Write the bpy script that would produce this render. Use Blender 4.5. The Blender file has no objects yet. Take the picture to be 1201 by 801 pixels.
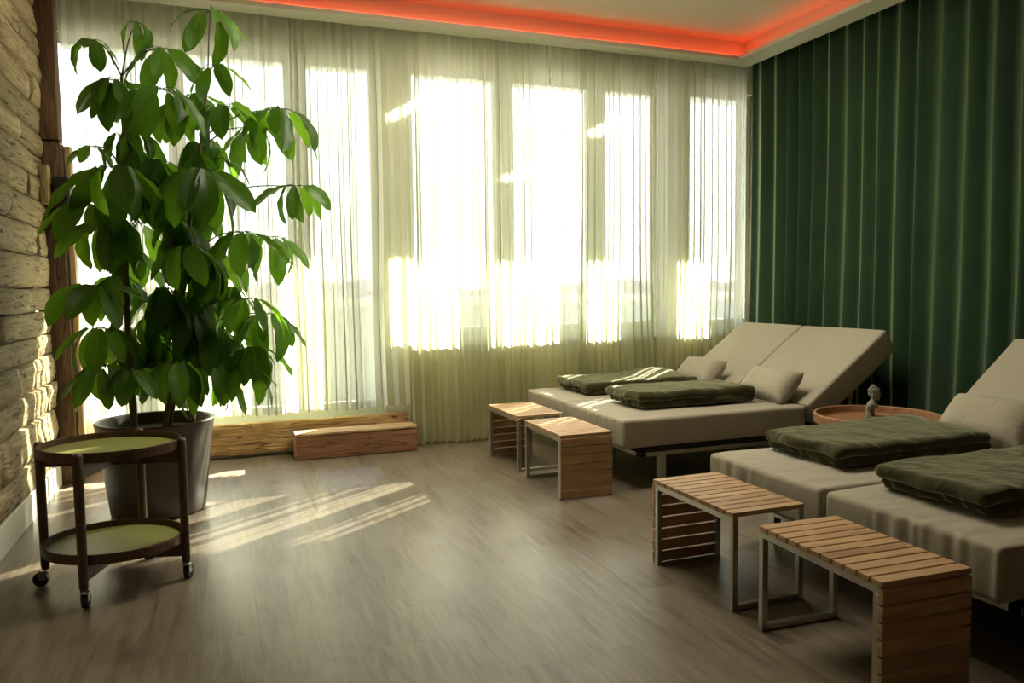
import bpy, bmesh, math, random
from mathutils import Vector, Matrix, noise

C = bpy.context.scene.collection
S = bpy.context.scene
rad = math.radians
PI = math.pi
random.seed(11)

# ------------------------------------------------------------------ camera
cam_d = bpy.data.cameras.new('camera'); cam = bpy.data.objects.new('camera', cam_d); C.objects.link(cam)
yaw, pit, rol = rad(20.716), rad(3.984), rad(-0.702)
f = Vector((math.sin(yaw)*math.cos(pit), math.cos(yaw)*math.cos(pit), -math.sin(pit)))
r = Vector((math.cos(yaw), -math.sin(yaw), 0)); u = r.cross(f)
r2 = math.cos(rol)*r + math.sin(rol)*u; u2 = -math.sin(rol)*r + math.cos(rol)*u
M = Matrix((r2, u2, -f)).transposed().to_4x4(); M.translation = Vector((0, 0, 1.25))
cam.matrix_world = M
cam_d.sensor_fit = 'HORIZONTAL'; cam_d.sensor_width = 36; cam_d.lens = 907.02/1201*36
cam_d.clip_start = 0.05; cam_d.clip_end = 500
S.camera = cam

# ------------------------------------------------------------------ sky, sun, added room fill, exposure
w = bpy.data.worlds.new('sky'); S.world = w; w.use_nodes = True
wn = w.node_tree; wn.nodes.clear()
wo = wn.nodes.new('ShaderNodeOutputWorld'); wb = wn.nodes.new('ShaderNodeBackground')
tc = wn.nodes.new('ShaderNodeTexCoord'); sx = wn.nodes.new('ShaderNodeSeparateXYZ'); cr = wn.nodes.new('ShaderNodeValToRGB')
wn.links.new(tc.outputs['Generated'], sx.inputs[0]); wn.links.new(sx.outputs['Z'], cr.inputs[0])
cr.color_ramp.elements[0].position = 0.0; cr.color_ramp.elements[0].color = (1.0, 0.93, 0.84, 1)
cr.color_ramp.elements[1].position = 0.7; cr.color_ramp.elements[1].color = (0.55, 0.70, 0.95, 1)
e = cr.color_ramp.elements.new(0.25); e.color = (0.88, 0.92, 1.0, 1)
wn.links.new(cr.outputs[0], wb.inputs[0]); wn.links.new(wb.outputs[0], wo.inputs[0])
wb.inputs[1].default_value = 3.1

SUN_AZ, SUN_EL = rad(53), rad(23)
to_sun = Vector((math.sin(SUN_AZ)*math.cos(SUN_EL), math.cos(SUN_AZ)*math.cos(SUN_EL), math.sin(SUN_EL)))
sd = bpy.data.lights.new('sun', 'SUN'); sd.energy = 55; sd.color = (1.0, 0.89, 0.74); sd.angle = rad(0.53)
so = bpy.data.objects.new('sun', sd); C.objects.link(so); so.rotation_euler = to_sun.to_track_quat('Z', 'Y').to_euler(); so.location = (8, 14, 8)

def area(name, loc, size, energy, color, rot):
    d = bpy.data.lights.new(name, 'AREA'); d.shape = 'RECTANGLE'; d.size, d.size_y = size; d.energy = energy; d.color = color
    o = bpy.data.objects.new(name, d); C.objects.link(o); o.location = loc; o.rotation_euler = rot
    return o
# unseen fill light added under the ceiling, above the picture's upper edge
area('overhead_fill_light', (1.8, 4.2, 3.3), (2.0, 1.0), 50, (1.0, 0.92, 0.72), (0, 0, 0))

vs = S.view_settings; vs.view_transform = 'Standard'; vs.look = 'None'; vs.gamma = 1.0; vs.exposure = 0.75
vs.use_curve_mapping = False
S.cycles.use_denoising = True
S.cycles.max_bounces = 10; S.cycles.diffuse_bounces = 5; S.cycles.glossy_bounces = 4; S.cycles.transmission_bounces = 6
S.cycles.transparent_max_bounces = 24; S.cycles.caustics_reflective = False; S.cycles.caustics_refractive = False
S.cycles.sample_clamp_indirect = 4.0

# ------------------------------------------------------------------ material helpers
def lin(c):
    return tuple(((x/255)/12.92 if x/255 <= 0.04045 else (((x/255)+0.055)/1.055)**2.4) for x in c) + (1,)

def nodes(name):
    m = bpy.data.materials.new(name); m.use_nodes = True
    nt = m.node_tree; b = nt.nodes['Principled BSDF']
    return m, nt, b

def plain(name, c, rough=0.5, metal=0.0, spec=0.5, bump=0.0, bscale=60, sheen=0.0, var=0.0, vscale=5):
    m, nt, b = nodes(name)
    b.inputs['Base Color'].default_value = c; b.inputs['Roughness'].default_value = rough
    b.inputs['Metallic'].default_value = metal; b.inputs['Specular IOR Level'].default_value = spec
    if sheen:
        b.inputs['Sheen Weight'].default_value = sheen; b.inputs['Sheen Roughness'].default_value = 0.4
    tcn = nt.nodes.new('ShaderNodeTexCoord')
    if bump:
        n = nt.nodes.new('ShaderNodeTexNoise'); n.inputs['Scale'].default_value = bscale; n.inputs['Detail'].default_value = 4
        bp = nt.nodes.new('ShaderNodeBump'); bp.inputs['Strength'].default_value = bump; bp.inputs['Distance'].default_value = 0.01
        nt.links.new(tcn.outputs['Object'], n.inputs['Vector']); nt.links.new(n.outputs[0], bp.inputs['Height']); nt.links.new(bp.outputs[0], b.inputs['Normal'])
    if var:
        n = nt.nodes.new('ShaderNodeTexNoise'); n.inputs['Scale'].default_value = vscale; n.inputs['Detail'].default_value = 5
        mx = nt.nodes.new('ShaderNodeMix'); mx.data_type = 'RGBA'; mx.blend_type = 'MIX'
        mx.inputs[6].default_value = tuple(x*(1-var) for x in c[:3])+(1,); mx.inputs[7].default_value = tuple(min(1, x*(1+var)) for x in c[:3])+(1,)
        nt.links.new(tcn.outputs['Object'], n.inputs['Vector']); nt.links.new(n.outputs[0], mx.inputs[0]); nt.links.new(mx.outputs[2], b.inputs['Base Color'])
    return m

def wood(name, c1, c2, c3=None, axis=0, stretch=14, scale=3.0, rough=0.6, bump=0.25, rand=0.25, crack=0.0, dist=0.01, spec=0.4):
    """grain running along one object axis; each piece shifted by its own random number"""
    m, nt, b = nodes(name); L = nt.links.new
    tcn = nt.nodes.new('ShaderNodeTexCoord'); oi = nt.nodes.new('ShaderNodeObjectInfo')
    add = nt.nodes.new('ShaderNodeVectorMath'); add.operation = 'ADD'
    mul = nt.nodes.new('ShaderNodeMath'); mul.operation = 'MULTIPLY'; mul.inputs[1].default_value = 37.0
    L(oi.outputs['Random'], mul.inputs[0]); L(tcn.outputs['Object'], add.inputs[0]); L(mul.outputs[0], add.inputs[1])
    mp = nt.nodes.new('ShaderNodeMapping'); sc = [stretch]*3; sc[axis] = 1.0; mp.inputs['Scale'].default_value = sc
    L(add.outputs[0], mp.inputs[0])
    n = nt.nodes.new('ShaderNodeTexNoise'); n.inputs['Scale'].default_value = scale; n.inputs['Detail'].default_value = 8; n.inputs['Roughness'].default_value = 0.62; n.inputs['Distortion'].default_value = 0.8
    L(mp.outputs[0], n.inputs['Vector'])
    rp = nt.nodes.new('ShaderNodeValToRGB'); rp.color_ramp.elements[0].position = 0.32; rp.color_ramp.elements[0].color = c1
    rp.color_ramp.elements[1].position = 0.68; rp.color_ramp.elements[1].color = c2
    L(n.outputs[0], rp.inputs[0]); col = rp.outputs[0]
    if c3:
        n2 = nt.nodes.new('ShaderNodeTexNoise'); n2.inputs['Scale'].default_value = scale*0.7; n2.inputs['Detail'].default_value = 3
        L(add.outputs[0], n2.inputs['Vector'])
        r3 = nt.nodes.new('ShaderNodeValToRGB'); r3.color_ramp.elements[0].position = 0.45; r3.color_ramp.elements[1].position = 0.7
        L(n2.outputs[0], r3.inputs[0])
        mx = nt.nodes.new('ShaderNodeMix'); mx.data_type = 'RGBA'; L(r3.outputs[0], mx.inputs[0]); L(col, mx.inputs[6]); mx.inputs[7].default_value = c3
        col = mx.outputs[2]
    if crack:
        n4 = nt.nodes.new('ShaderNodeTexNoise'); n4.inputs['Scale'].default_value = scale*1.3; n4.inputs['Detail'].default_value = 6; n4.inputs['Distortion'].default_value = 1.2
        L(mp.outputs[0], n4.inputs['Vector'])
        r4 = nt.nodes.new('ShaderNodeValToRGB'); r4.color_ramp.elements[0].position = 0.33; r4.color_ramp.elements[0].color = (0.12, 0.08, 0.05, 1)
        r4.color_ramp.elements[1].position = 0.42; r4.color_ramp.elements[1].color = (1, 1, 1, 1)
        L(n4.outputs[0], r4.inputs[0])
        mx = nt.nodes.new('ShaderNodeMix'); mx.data_type = 'RGBA'; mx.blend_type = 'MULTIPLY'; mx.inputs[0].default_value = crack
        L(col, mx.inputs[6]); L(r4.outputs[0], mx.inputs[7]); col = mx.outputs[2]
    hs = nt.nodes.new('ShaderNodeHueSaturation')
    mr = nt.nodes.new('ShaderNodeMapRange'); mr.inputs['To Min'].default_value = 1-rand; mr.inputs['To Max'].default_value = 1+rand
    L(oi.outputs['Random'], mr.inputs['Value']); L(mr.outputs[0], hs.inputs['Value']); L(col, hs.inputs['Color']); L(hs.outputs[0], b.inputs['Base Color'])
    b.inputs['Roughness'].default_value = rough; b.inputs['Specular IOR Level'].default_value = spec
    bp = nt.nodes.new('ShaderNodeBump'); bp.inputs['Strength'].default_value = bump; bp.inputs['Distance'].default_value = dist
    L(n.outputs[0], bp.inputs['Height']); L(bp.outputs[0], b.inputs['Normal'])
    return m

def fabric(name, c, sheen=0.3, rough=0.9, scale=500, bump=0.15, var=0.12, vscale=6, sheen_tint=None, wrinkle=0.0):
    m, nt, b = nodes(name); L = nt.links.new
    b.inputs['Roughness'].default_value = rough; b.inputs['Specular IOR Level'].default_value = 0.15
    b.inputs['Sheen Weight'].default_value = sheen; b.inputs['Sheen Roughness'].default_value = 0.35
    if sheen_tint: b.inputs['Sheen Tint'].default_value = sheen_tint
    tcn = nt.nodes.new('ShaderNodeTexCoord')
    n = nt.nodes.new('ShaderNodeTexNoise'); n.inputs['Scale'].default_value = vscale; n.inputs['Detail'].default_value = 6; n.inputs['Distortion'].default_value = 0.6
    L(tcn.outputs['Object'], n.inputs['Vector'])
    mx = nt.nodes.new('ShaderNodeMix'); mx.data_type = 'RGBA'
    mx.inputs[6].default_value = tuple(x*(1-var) for x in c[:3])+(1,); mx.inputs[7].default_value = tuple(min(1, x*(1+var)) for x in c[:3])+(1,)
    L(n.outputs[0], mx.inputs[0]); L(mx.outputs[2], b.inputs['Base Color'])
    n2 = nt.nodes.new('ShaderNodeTexNoise'); n2.inputs['Scale'].default_value = scale; L(tcn.outputs['Object'], n2.inputs['Vector'])
    bp = nt.nodes.new('ShaderNodeBump'); bp.inputs['Strength'].default_value = bump; bp.inputs['Distance'].default_value = 0.002
    L(n2.outputs[0], bp.inputs['Height'])
    if wrinkle:
        n3 = nt.nodes.new('ShaderNodeTexNoise'); n3.inputs['Scale'].default_value = 9; n3.inputs['Detail'].default_value = 5; n3.inputs['Distortion'].default_value = 1.5
        L(tcn.outputs['Object'], n3.inputs['Vector'])
        b2 = nt.nodes.new('ShaderNodeBump'); b2.inputs['Strength'].default_value = wrinkle; b2.inputs['Distance'].default_value = 0.02
        L(n3.outputs[0], b2.inputs['Height']); L(b2.outputs[0], bp.inputs['Normal'])
    L(bp.outputs[0], b.inputs['Normal'])
    return m

def sheer(name, c, ct, t0=0.4):
    """thin see-through voile: the more cloth per line of sight the more it turns edge-on"""
    m = bpy.data.materials.new(name); m.use_nodes = True; nt = m.node_tree; nt.nodes.clear(); L = nt.links.new
    out = nt.nodes.new('ShaderNodeOutputMaterial')
    tr = nt.nodes.new('ShaderNodeBsdfTransparent'); tr.inputs[0].default_value = (0.97, 0.985, 0.93, 1)
    tl = nt.nodes.new('ShaderNodeBsdfTranslucent'); tl.inputs[0].default_value = ct
    df = nt.nodes.new('ShaderNodeBsdfDiffuse'); df.inputs[0].default_value = c
    mxa = nt.nodes.new('ShaderNodeMixShader'); mxa.inputs[0].default_value = 0.45; L(tl.outputs[0], mxa.inputs[1]); L(df.outputs[0], mxa.inputs[2])
    lw = nt.nodes.new('ShaderNodeLayerWeight'); lw.inputs[0].default_value = 0.5
    co = nt.nodes.new('ShaderNodeMath'); co.operation = 'SUBTRACT'; co.inputs[0].default_value = 1.05; L(lw.outputs['Facing'], co.inputs[1])
    iv = nt.nodes.new('ShaderNodeMath'); iv.operation = 'DIVIDE'; iv.inputs[0].default_value = 1.0; L(co.outputs[0], iv.inputs[1])
    pw = nt.nodes.new('ShaderNodeMath'); pw.operation = 'POWER'; pw.inputs[0].default_value = t0; L(iv.outputs[0], pw.inputs[1])
    mx = nt.nodes.new('ShaderNodeMixShader'); L(pw.outputs[0], mx.inputs[0]); L(mxa.outputs[0], mx.inputs[1]); L(tr.outputs[0], mx.inputs[2])
    L(mx.outputs[0], out.inputs[0])
    return m

def glass(name):
    m = bpy.data.materials.new(name); m.use_nodes = True; nt = m.node_tree; nt.nodes.clear(); L = nt.links.new
    out = nt.nodes.new('ShaderNodeOutputMaterial'); tr = nt.nodes.new('ShaderNodeBsdfTransparent'); tr.inputs[0].default_value = (0.95, 0.98, 0.97, 1)
    gl = nt.nodes.new('ShaderNodeBsdfGlossy'); gl.inputs['Roughness'].default_value = 0.03
    mx = nt.nodes.new('ShaderNodeMixShader'); mx.inputs[0].default_value = 0.06; L(tr.outputs[0], mx.inputs[1]); L(gl.outputs[0], mx.inputs[2]); L(mx.outputs[0], out.inputs[0])
    return m

def emit(name, c, s):
    m = bpy.data.materials.new(name); m.use_nodes = True; nt = m.node_tree; nt.nodes.clear()
    out = nt.nodes.new('ShaderNodeOutputMaterial'); em = nt.nodes.new('ShaderNodeEmission'); em.inputs[0].default_value = c; em.inputs[1].default_value = s
    nt.links.new(em.outputs[0], out.inputs[0]); return m

def leaf_mat(name, c, tc_):
    m = bpy.data.materials.new(name); m.use_nodes = True; nt = m.node_tree; L = nt.links.new
    b = nt.nodes['Principled BSDF']; out = nt.nodes['Material Output']
    b.inputs['Roughness'].default_value = 0.38; b.inputs['Specular IOR Level'].default_value = 0.4
    oi = nt.nodes.new('ShaderNodeObjectInfo'); mr = nt.nodes.new('ShaderNodeMapRange'); mr.inputs['To Min'].default_value = 0.65; mr.inputs['To Max'].default_value = 1.4
    L(oi.outputs['Random'], mr.inputs['Value'])
    hs = nt.nodes.new('ShaderNodeHueSaturation'); hs.inputs['Color'].default_value = c; L(mr.outputs[0], hs.inputs['Value']); L(hs.outputs[0], b.inputs['Base Color'])
    tl = nt.nodes.new('ShaderNodeBsdfTranslucent'); hs2 = nt.nodes.new('ShaderNodeHueSaturation'); hs2.inputs['Color'].default_value = tc_
    L(mr.outputs[0], hs2.inputs['Value']); L(hs2.outputs[0], tl.inputs[0])
    mx = nt.nodes.new('ShaderNodeMixShader'); mx.inputs[0].default_value = 0.42; L(b.outputs[0], mx.inputs[1]); L(tl.outputs[0], mx.inputs[2]); L(mx.outputs[0], out.inputs[0])
    tb_ = nt.nodes.new('ShaderNodeTexCoord'); sxy = nt.nodes.new('ShaderNodeSeparateXYZ'); L(tb_.outputs['Object'], sxy.inputs[0])
    ab = nt.nodes.new('ShaderNodeMath'); ab.operation = 'ABSOLUTE'; L(sxy.outputs['Y'], ab.inputs[0])
    lt = nt.nodes.new('ShaderNodeMath'); lt.operation = 'LESS_THAN'; lt.inputs[1].default_value = 0.010; L(ab.outputs[0], lt.inputs[0])
    mr2 = nt.nodes.new('ShaderNodeMix'); mr2.data_type = 'RGBA'; L(lt.outputs[0], mr2.inputs[0]); L(hs.outputs[0], mr2.inputs[6]); mr2.inputs[7].default_value = (0.10, 0.17, 0.04, 1)
    L(mr2.outputs[2], b.inputs['Base Color'])
    # side veins as fine relief
    tcn = nt.nodes.new('ShaderNodeTexCoord'); wv = nt.nodes.new('ShaderNodeTexWave'); wv.inputs['Scale'].default_value = 9; wv.inputs['Distortion'].default_value = 1.0
    L(tcn.outputs['Object'], wv.inputs['Vector']); bp = nt.nodes.new('ShaderNodeBump'); bp.inputs['Strength'].default_value = 0.15; bp.inputs['Distance'].default_value = 0.01
    L(wv.outputs[0], bp.inputs['Height']); L(bp.outputs[0], b.inputs['Normal'])
    return m

M_ceil = plain('ceiling_paint', (0.66, 0.64, 0.50, 1), 0.9, bump=0.05)
M_soff = plain('soffit_paint', (0.66, 0.65, 0.52, 1), 0.8, bump=0.03)
M_wall = plain('plaster', (0.26, 0.22, 0.16, 1), 0.9, bump=0.1)
M_par = plain('parapet_paint', (0.46, 0.41, 0.17, 1), 0.8)
M_white = plain('white_paint', (0.72, 0.72, 0.64, 1), 0.5)
M_frame = plain('window_frame_paint', (0.62, 0.66, 0.62, 1), 0.4)
M_glass = glass('window_glass')
M_floorb = plain('floor_joint', (0.12, 0.10, 0.075, 1), 0.8)
M_plank = wood('floor_plank_wood', (0.095, 0.070, 0.048, 1), (0.22, 0.18, 0.13, 1), (0.20, 0.17, 0.13, 1), axis=1, stretch=10, scale=2.8, rough=0.33, bump=0.14, rand=0.03, dist=0.003, spec=0.5)
M_log = wood('weathered_log', (0.24, 0.175, 0.09, 1), (0.57, 0.46, 0.26, 1), (0.43, 0.34, 0.19, 1), axis=1, stretch=9, scale=4, rough=0.85, bump=0.9, rand=0.22, crack=0.85, dist=0.02)
M_post = wood('post_wood', (0.10, 0.055, 0.028, 1), (0.23, 0.14, 0.075, 1), None, axis=2, stretch=8, scale=4, rough=0.8, bump=0.8, crack=0.7, dist=0.015, rand=0.1)
M_posts = wood('sawn_edge_wood', (0.40, 0.27, 0.12, 1), (0.62, 0.46, 0.24, 1), None, axis=2, stretch=8, scale=4, rough=0.8, bump=0.5, crack=0.5, rand=0.1)
M_beam = wood('hewn_beam_wood', (0.26, 0.13, 0.04, 1), (0.66, 0.43, 0.18, 1), (0.50, 0.33, 0.14, 1), axis=0, stretch=7, scale=3.5, rough=0.75, bump=1.0, crack=0.85, dist=0.025, rand=0.05)
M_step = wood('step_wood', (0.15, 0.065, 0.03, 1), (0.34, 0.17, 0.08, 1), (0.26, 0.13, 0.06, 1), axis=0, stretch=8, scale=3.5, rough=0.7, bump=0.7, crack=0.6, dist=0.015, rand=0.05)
M_stept = wood('step_top_wood', (0.36, 0.21, 0.09, 1), (0.60, 0.42, 0.21, 1), None, axis=0, stretch=8, scale=3.5, rough=0.7, bump=0.7, crack=0.6, dist=0.015, rand=0.05)  # top face: same grain as the step, lighter colours
M_slat = wood('teak_slat', (0.34, 0.195, 0.10, 1), (0.52, 0.34, 0.18, 1), None, axis=0, stretch=10, scale=3, rough=0.5, bump=0.12, rand=0.16, dist=0.004)
M_steel = plain('brushed_steel', (0.46, 0.44, 0.38, 1), 0.34, metal=0.9, bump=0.03, bscale=200)
M_dark = plain('dark_webbing', (0.02, 0.02, 0.02, 1), 0.8)
M_beige = fabric('beige_canvas', (0.385, 0.35, 0.275, 1), sheen=0.15, scale=900, bump=0.2, var=0.05, wrinkle=0.12)
M_pillow = fabric('pillow_canvas', (0.38, 0.345, 0.265, 1), sheen=0.15, scale=900, bump=0.2, var=0.05, wrinkle=0.5)
M_blank = fabric('olive_plush', (0.042, 0.040, 0.015, 1), sheen=1.0, scale=300, bump=0.6, var=0.55, vscale=8, sheen_tint=(0.8, 0.78, 0.55, 1), wrinkle=0.55)
M_velvet = fabric('green_velvet', (0.023, 0.052, 0.025, 1), sheen=1.0, rough=0.8, scale=400, bump=0.2, var=0.3, vscale=2, sheen_tint=(0.78, 1.0, 0.58, 1))
M_sheer = sheer('green_voile', (0.57, 0.57, 0.33, 1), (0.64, 0.64, 0.57, 1), 0.34)
M_walnut = wood('dark_walnut', (0.060, 0.034, 0.018, 1), (0.125, 0.072, 0.038, 1), None, axis=2, stretch=10, scale=4, rough=0.5, bump=0.1, rand=0.05, dist=0.003)
M_tray = plain('olive_tray_laminate', (0.27, 0.28, 0.085, 1), 0.42, var=0.05)
M_chrome = plain('chrome', (0.6, 0.58, 0.54, 1), 0.2, metal=1.0)
M_rubber = plain('black_rubber', (0.012, 0.012, 0.012, 1), 0.5)
M_pot = plain('taupe_pot', (0.062, 0.049, 0.042, 1), 0.45, bump=0.05, bscale=30, var=0.12, vscale=6)
M_soil = plain('soil', (0.03, 0.022, 0.014, 1), 1.0, bump=1.0, bscale=50)
M_trunk = plain('trunk_bark', (0.14, 0.10, 0.055, 1), 0.8, bump=0.6, bscale=60, var=0.4, vscale=20)
M_stalk = plain('green_stalk', (0.06, 0.075, 0.02, 1), 0.6)
M_leaf = leaf_mat('leaf_green', (0.036, 0.095, 0.012, 1), (0.20, 0.44, 0.02, 1))
M_rtab = wood('light_oak', (0.22, 0.11, 0.055, 1), (0.36, 0.19, 0.095, 1), None, axis=0, stretch=8, scale=4, rough=0.5, bump=0.1, rand=0.05)
M_stone = plain('grey_stone', (0.22, 0.215, 0.185, 1), 0.9, bump=0.6, bscale=90, var=0.25, vscale=40)
M_black = plain('black_plastic', (0.015, 0.015, 0.015, 1), 0.5)
M_led = emit('red_led', (1.0, 0.065, 0.02, 1), 6)
M_out = plain('outside_render', (0.45, 0.50, 0.52, 1), 0.8)
M_cap = plain('outside_cap_metal', (0.85, 0.83, 0.78, 1), 0.4)
M_deck = plain('outside_deck', (0.45, 0.42, 0.36, 1), 0.8)
M_tree = plain('far_trees_haze_tint', (0.42, 0.36, 0.31, 1), 1.0, var=0.2, vscale=0.4)  # pale colour carries the haze of distance
M_fill = emit('fill_panel_glow', (1.0, 0.86, 0.62, 1), 1.5)  # glow of the added overhead fill panel

# ------------------------------------------------------------------ mesh helpers
def link(name, me, mat, parent=None, kind=None, loc=None):
    o = bpy.data.objects.new(name, me)
    if mat and not me.materials: me.materials.append(mat)
    C.objects.link(o)
    if parent: o.parent = parent
    if kind: o['kind'] = kind
    if loc: o.location = loc
    return o

def fin(bm, name, smooth=False):
    me = bpy.data.meshes.new(name); bm.normal_update(); bm.to_mesh(me); bm.free()
    if smooth:
        me.polygons.foreach_set('use_smooth', [True]*len(me.polygons))
    return me

def box(bm, x0, x1, y0, y1, z0, z1, bev=0.0):
    t = bmesh.new()
    bmesh.ops.create_cube(t, size=1.0)
    for v in t.verts:
        v.co = Vector(((x0+x1)/2 + v.co.x*(x1-x0), (y0+y1)/2 + v.co.y*(y1-y0), (z0+z1)/2 + v.co.z*(z1-z0)))
    if bev: bmesh.ops.bevel(t, geom=t.edges[:], offset=bev, segments=1, affect='EDGES')
    me = bpy.data.meshes.new('t'); t.to_mesh(me); t.free(); bm.from_mesh(me); bpy.data.meshes.remove(me)

def boxm(name, x0, x1, y0, y1, z0, z1, bev=0.0):
    bm = bmesh.new(); box(bm, x0, x1, y0, y1, z0, z1, bev); return fin(bm, name)

def tube(bm, pts, rr, seg=8, cap=True):
    pts = [Vector(p) for p in pts]; n = len(pts)
    if not isinstance(rr, (list, tuple)): rr = [rr]*n
    rings = []
    for i, p in enumerate(pts):
        t = (pts[min(i+1, n-1)] - pts[max(i-1, 0)]).normalized()
        a = t.cross(Vector((0, 0, 1)))
        if a.length < 0.05: a = t.cross(Vector((1, 0, 0)))
        a.normalize(); b = t.cross(a)
        rings.append([bm.verts.new(p + rr[i]*(math.cos(2*PI*k/seg)*a + math.sin(2*PI*k/seg)*b)) for k in range(seg)])
    for i in range(n-1):
        for k in range(seg):
            bm.faces.new((rings[i][k], rings[i][(k+1) % seg], rings[i+1][(k+1) % seg], rings[i+1][k]))
    if cap:
        bm.faces.new(rings[0][::-1]); bm.faces.new(rings[-1])

def lathe(bm, prof, seg=40, sx=1.0, sy=1.0):
    rings = []
    for (rr, z) in prof:
        if rr < 1e-6: rings.append([bm.verts.new((0, 0, z))])
        else: rings.append([bm.verts.new((rr*sx*math.cos(2*PI*k/seg), rr*sy*math.sin(2*PI*k/seg), z)) for k in range(seg)])
    for a, b in zip(rings, rings[1:]):
        if len(a) == 1 and len(b) == 1: continue
        for k in range(seg):
            k2 = (k+1) % seg
            if len(a) == 1: bm.faces.new((a[0], b[k2], b[k]))
            elif len(b) == 1: bm.faces.new((a[k], a[k2], b[0]))
            else: bm.faces.new((a[k], a[k2], b[k2], b[k]))
    bmesh.ops.recalc_face_normals(bm, faces=bm.faces[:])

def rounded(lx, ly, lz, rr, nx, ny, nz, fn=None):
    """box centred at the origin whose every edge is rounded by rr; fn moves each vertex"""
    bm = bmesh.new(); pos = {}
    def ax(l, n):
        # more lines near the ends so that the rounding is smooth
        h = l/2; out = [-h, -h+rr*0.3, -h+rr*0.7, -h+rr*1.1]
        inner = [-h+rr*1.1+(l-2.2*rr)*i/n for i in range(1, n)]
        return out+inner+[h-rr*1.1, h-rr*0.7, h-rr*0.3, h]
    X, Y, Z = ax(lx, nx), ax(ly, ny), ax(lz, nz) if lz > 2.4*rr else [-lz/2, -lz/4, 0, lz/4, lz/2]
    def vert(x, y, z):
        k = (round(x, 5), round(y, 5), round(z, 5))
        if k in pos: return pos[k]
        c = Vector((max(-lx/2+rr, min(lx/2-rr, x)), max(-ly/2+rr, min(ly/2-rr, y)), max(-lz/2+rr, min(lz/2-rr, z)) if lz > 2*rr else 0))
        d = Vector((x, y, z))-c
        m_ = max(abs(d.x), abs(d.y), abs(d.z))
        if d.length > 1e-6: d = d.normalized()*m_
        p = c+d
        pos[k] = bm.verts.new(p); return pos[k]
    def grid(A, B, g):
        for i in range(len(A)-1):
            for j in range(len(B)-1):
                q = [g(A[i], B[j]), g(A[i+1], B[j]), g(A[i+1], B[j+1]), g(A[i], B[j+1])]
                if len(set(q)) == 4:
                    try: bm.faces.new(q)
                    except ValueError: pass
    for s in (-1, 1):
        grid(X, Y, lambda a, b: vert(a, b, s*lz/2)); grid(X, Z, lambda a, b: vert(a, s*ly/2, b)); grid(Y, Z, lambda a, b: vert(s*lx/2, a, b))
    if fn:
        for v in bm.verts: v.co = fn(v.co.copy())
    bmesh.ops.recalc_face_normals(bm, faces=bm.faces[:])
    return bm

def merge(bm, other, mtx=None):
    me = bpy.data.meshes.new('t'); other.to_mesh(me); other.free()
    if mtx: me.transform(mtx)
    bm.from_mesh(me); bpy.data.meshes.remove(me)

def thing(name, label, cat, loc=(0, 0, 0), rz=0.0, group=None):
    o = bpy.data.objects.new(name, None); C.objects.link(o); o.location = loc; o.rotation_euler = (0, 0, rz)
    o['label'] = label; o['category'] = cat
    if group: o['group'] = group
    return o
def tag(o, label, cat, group=None):
    o['label'] = label; o['category'] = cat
    if group: o['group'] = group
    return o
def nz(x, y, z, s=1.0): return noise.noise(Vector((x*s, y*s, z*s)))

# ================================================================== SETTING
# floor: a dark bed with every plank laid on it
floor = link('floor', boxm('floor', -1.3, 4.9, -2.3, 6.3, -0.12, -0.012), M_floorb, kind='structure')
PW, PL = 0.185, 1.28
random.seed(3)
pcache = {}
x = -1.2; row = 0
while x < 4.8:
    y = -2.2 - random.random()*PL
    while y < 6.25:
        y0, y1 = max(y, -2.2), min(y+PL, 6.25)
        if y1-y0 > 0.05:
            key = round(y1-y0, 3)
            if key not in pcache: pcache[key] = boxm('plank', -PW/2+0.0002, PW/2-0.0002, -key/2+0.0002, key/2-0.0002, -0.012, 0)
            link('plank', pcache[key], M_plank, floor, loc=(x+PW/2, (y0+y1)/2, 0))
        y += PL
    x += PW; row += 1

# ceiling with a lower border and a lit cove around it
ceiling = link('ceiling', boxm('ceiling', -1.3, 4.9, -2.3, 6.4, 3.38, 3.55), M_ceil, kind='structure')
bm = bmesh.new()
box(bm, -1.3, 4.52, 5.71, 5.885, 3.20, 3.235, 0.002); box(bm, -1.3, 4.52, 5.80, 5.885, 3.235, 3.38)
link('trim_1', fin(bm, 'border'), M_soff, kind='structure')
bm = bmesh.new()
box(bm, 4.30, 4.52, -2.2, 5.71, 3.20, 3.235, 0.002); box(bm, 4.43, 4.52, -2.2, 5.80, 3.235, 3.38)
link('trim_2', fin(bm, 'border'), M_soff, kind='structure')
led = thing('light_strip', 'thin red LED strip glowing in the ceiling cove above windows and green curtains', 'light', (1.8, 5.76, 3.236))
link('strip', boxm('strip', -0.88, 4.40, 5.735, 5.747, 3.236, 3.244), M_led, led).location = (-1.8, -5.76, -3.236)
link('strip', boxm('strip', 4.365, 4.377, -2.1, 5.72, 3.236, 3.244), M_led, led).location = (-1.8, -5.76, -3.236)

# walls
link('wall_right', boxm('wall_right', 4.78, 4.9, -2.3, 6.4, 0, 3.4), M_wall, kind='structure')
link('wall_front', boxm('wall_front', -1.3, 4.78, -2.3, -2.2, 0, 3.38), M_wall, kind='structure')
wl = link('wall_left', boxm('wall_left', -1.3, -1.14, -2.2, 6.4, 0, 3.38), M_wall, kind='structure')
link('baseboard_left', boxm('baseboard_left', -1.14, -0.995, -2.2, 5.69, 0, 0.155, 0.003), M_white, kind='structure')

link('gap_backing', boxm('gap_backing', -1.14, -1.10, 2.2, 5.72, 0.155, 3.37), M_post, wl)  # dark backing added so no bright slits show between the logs
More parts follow.
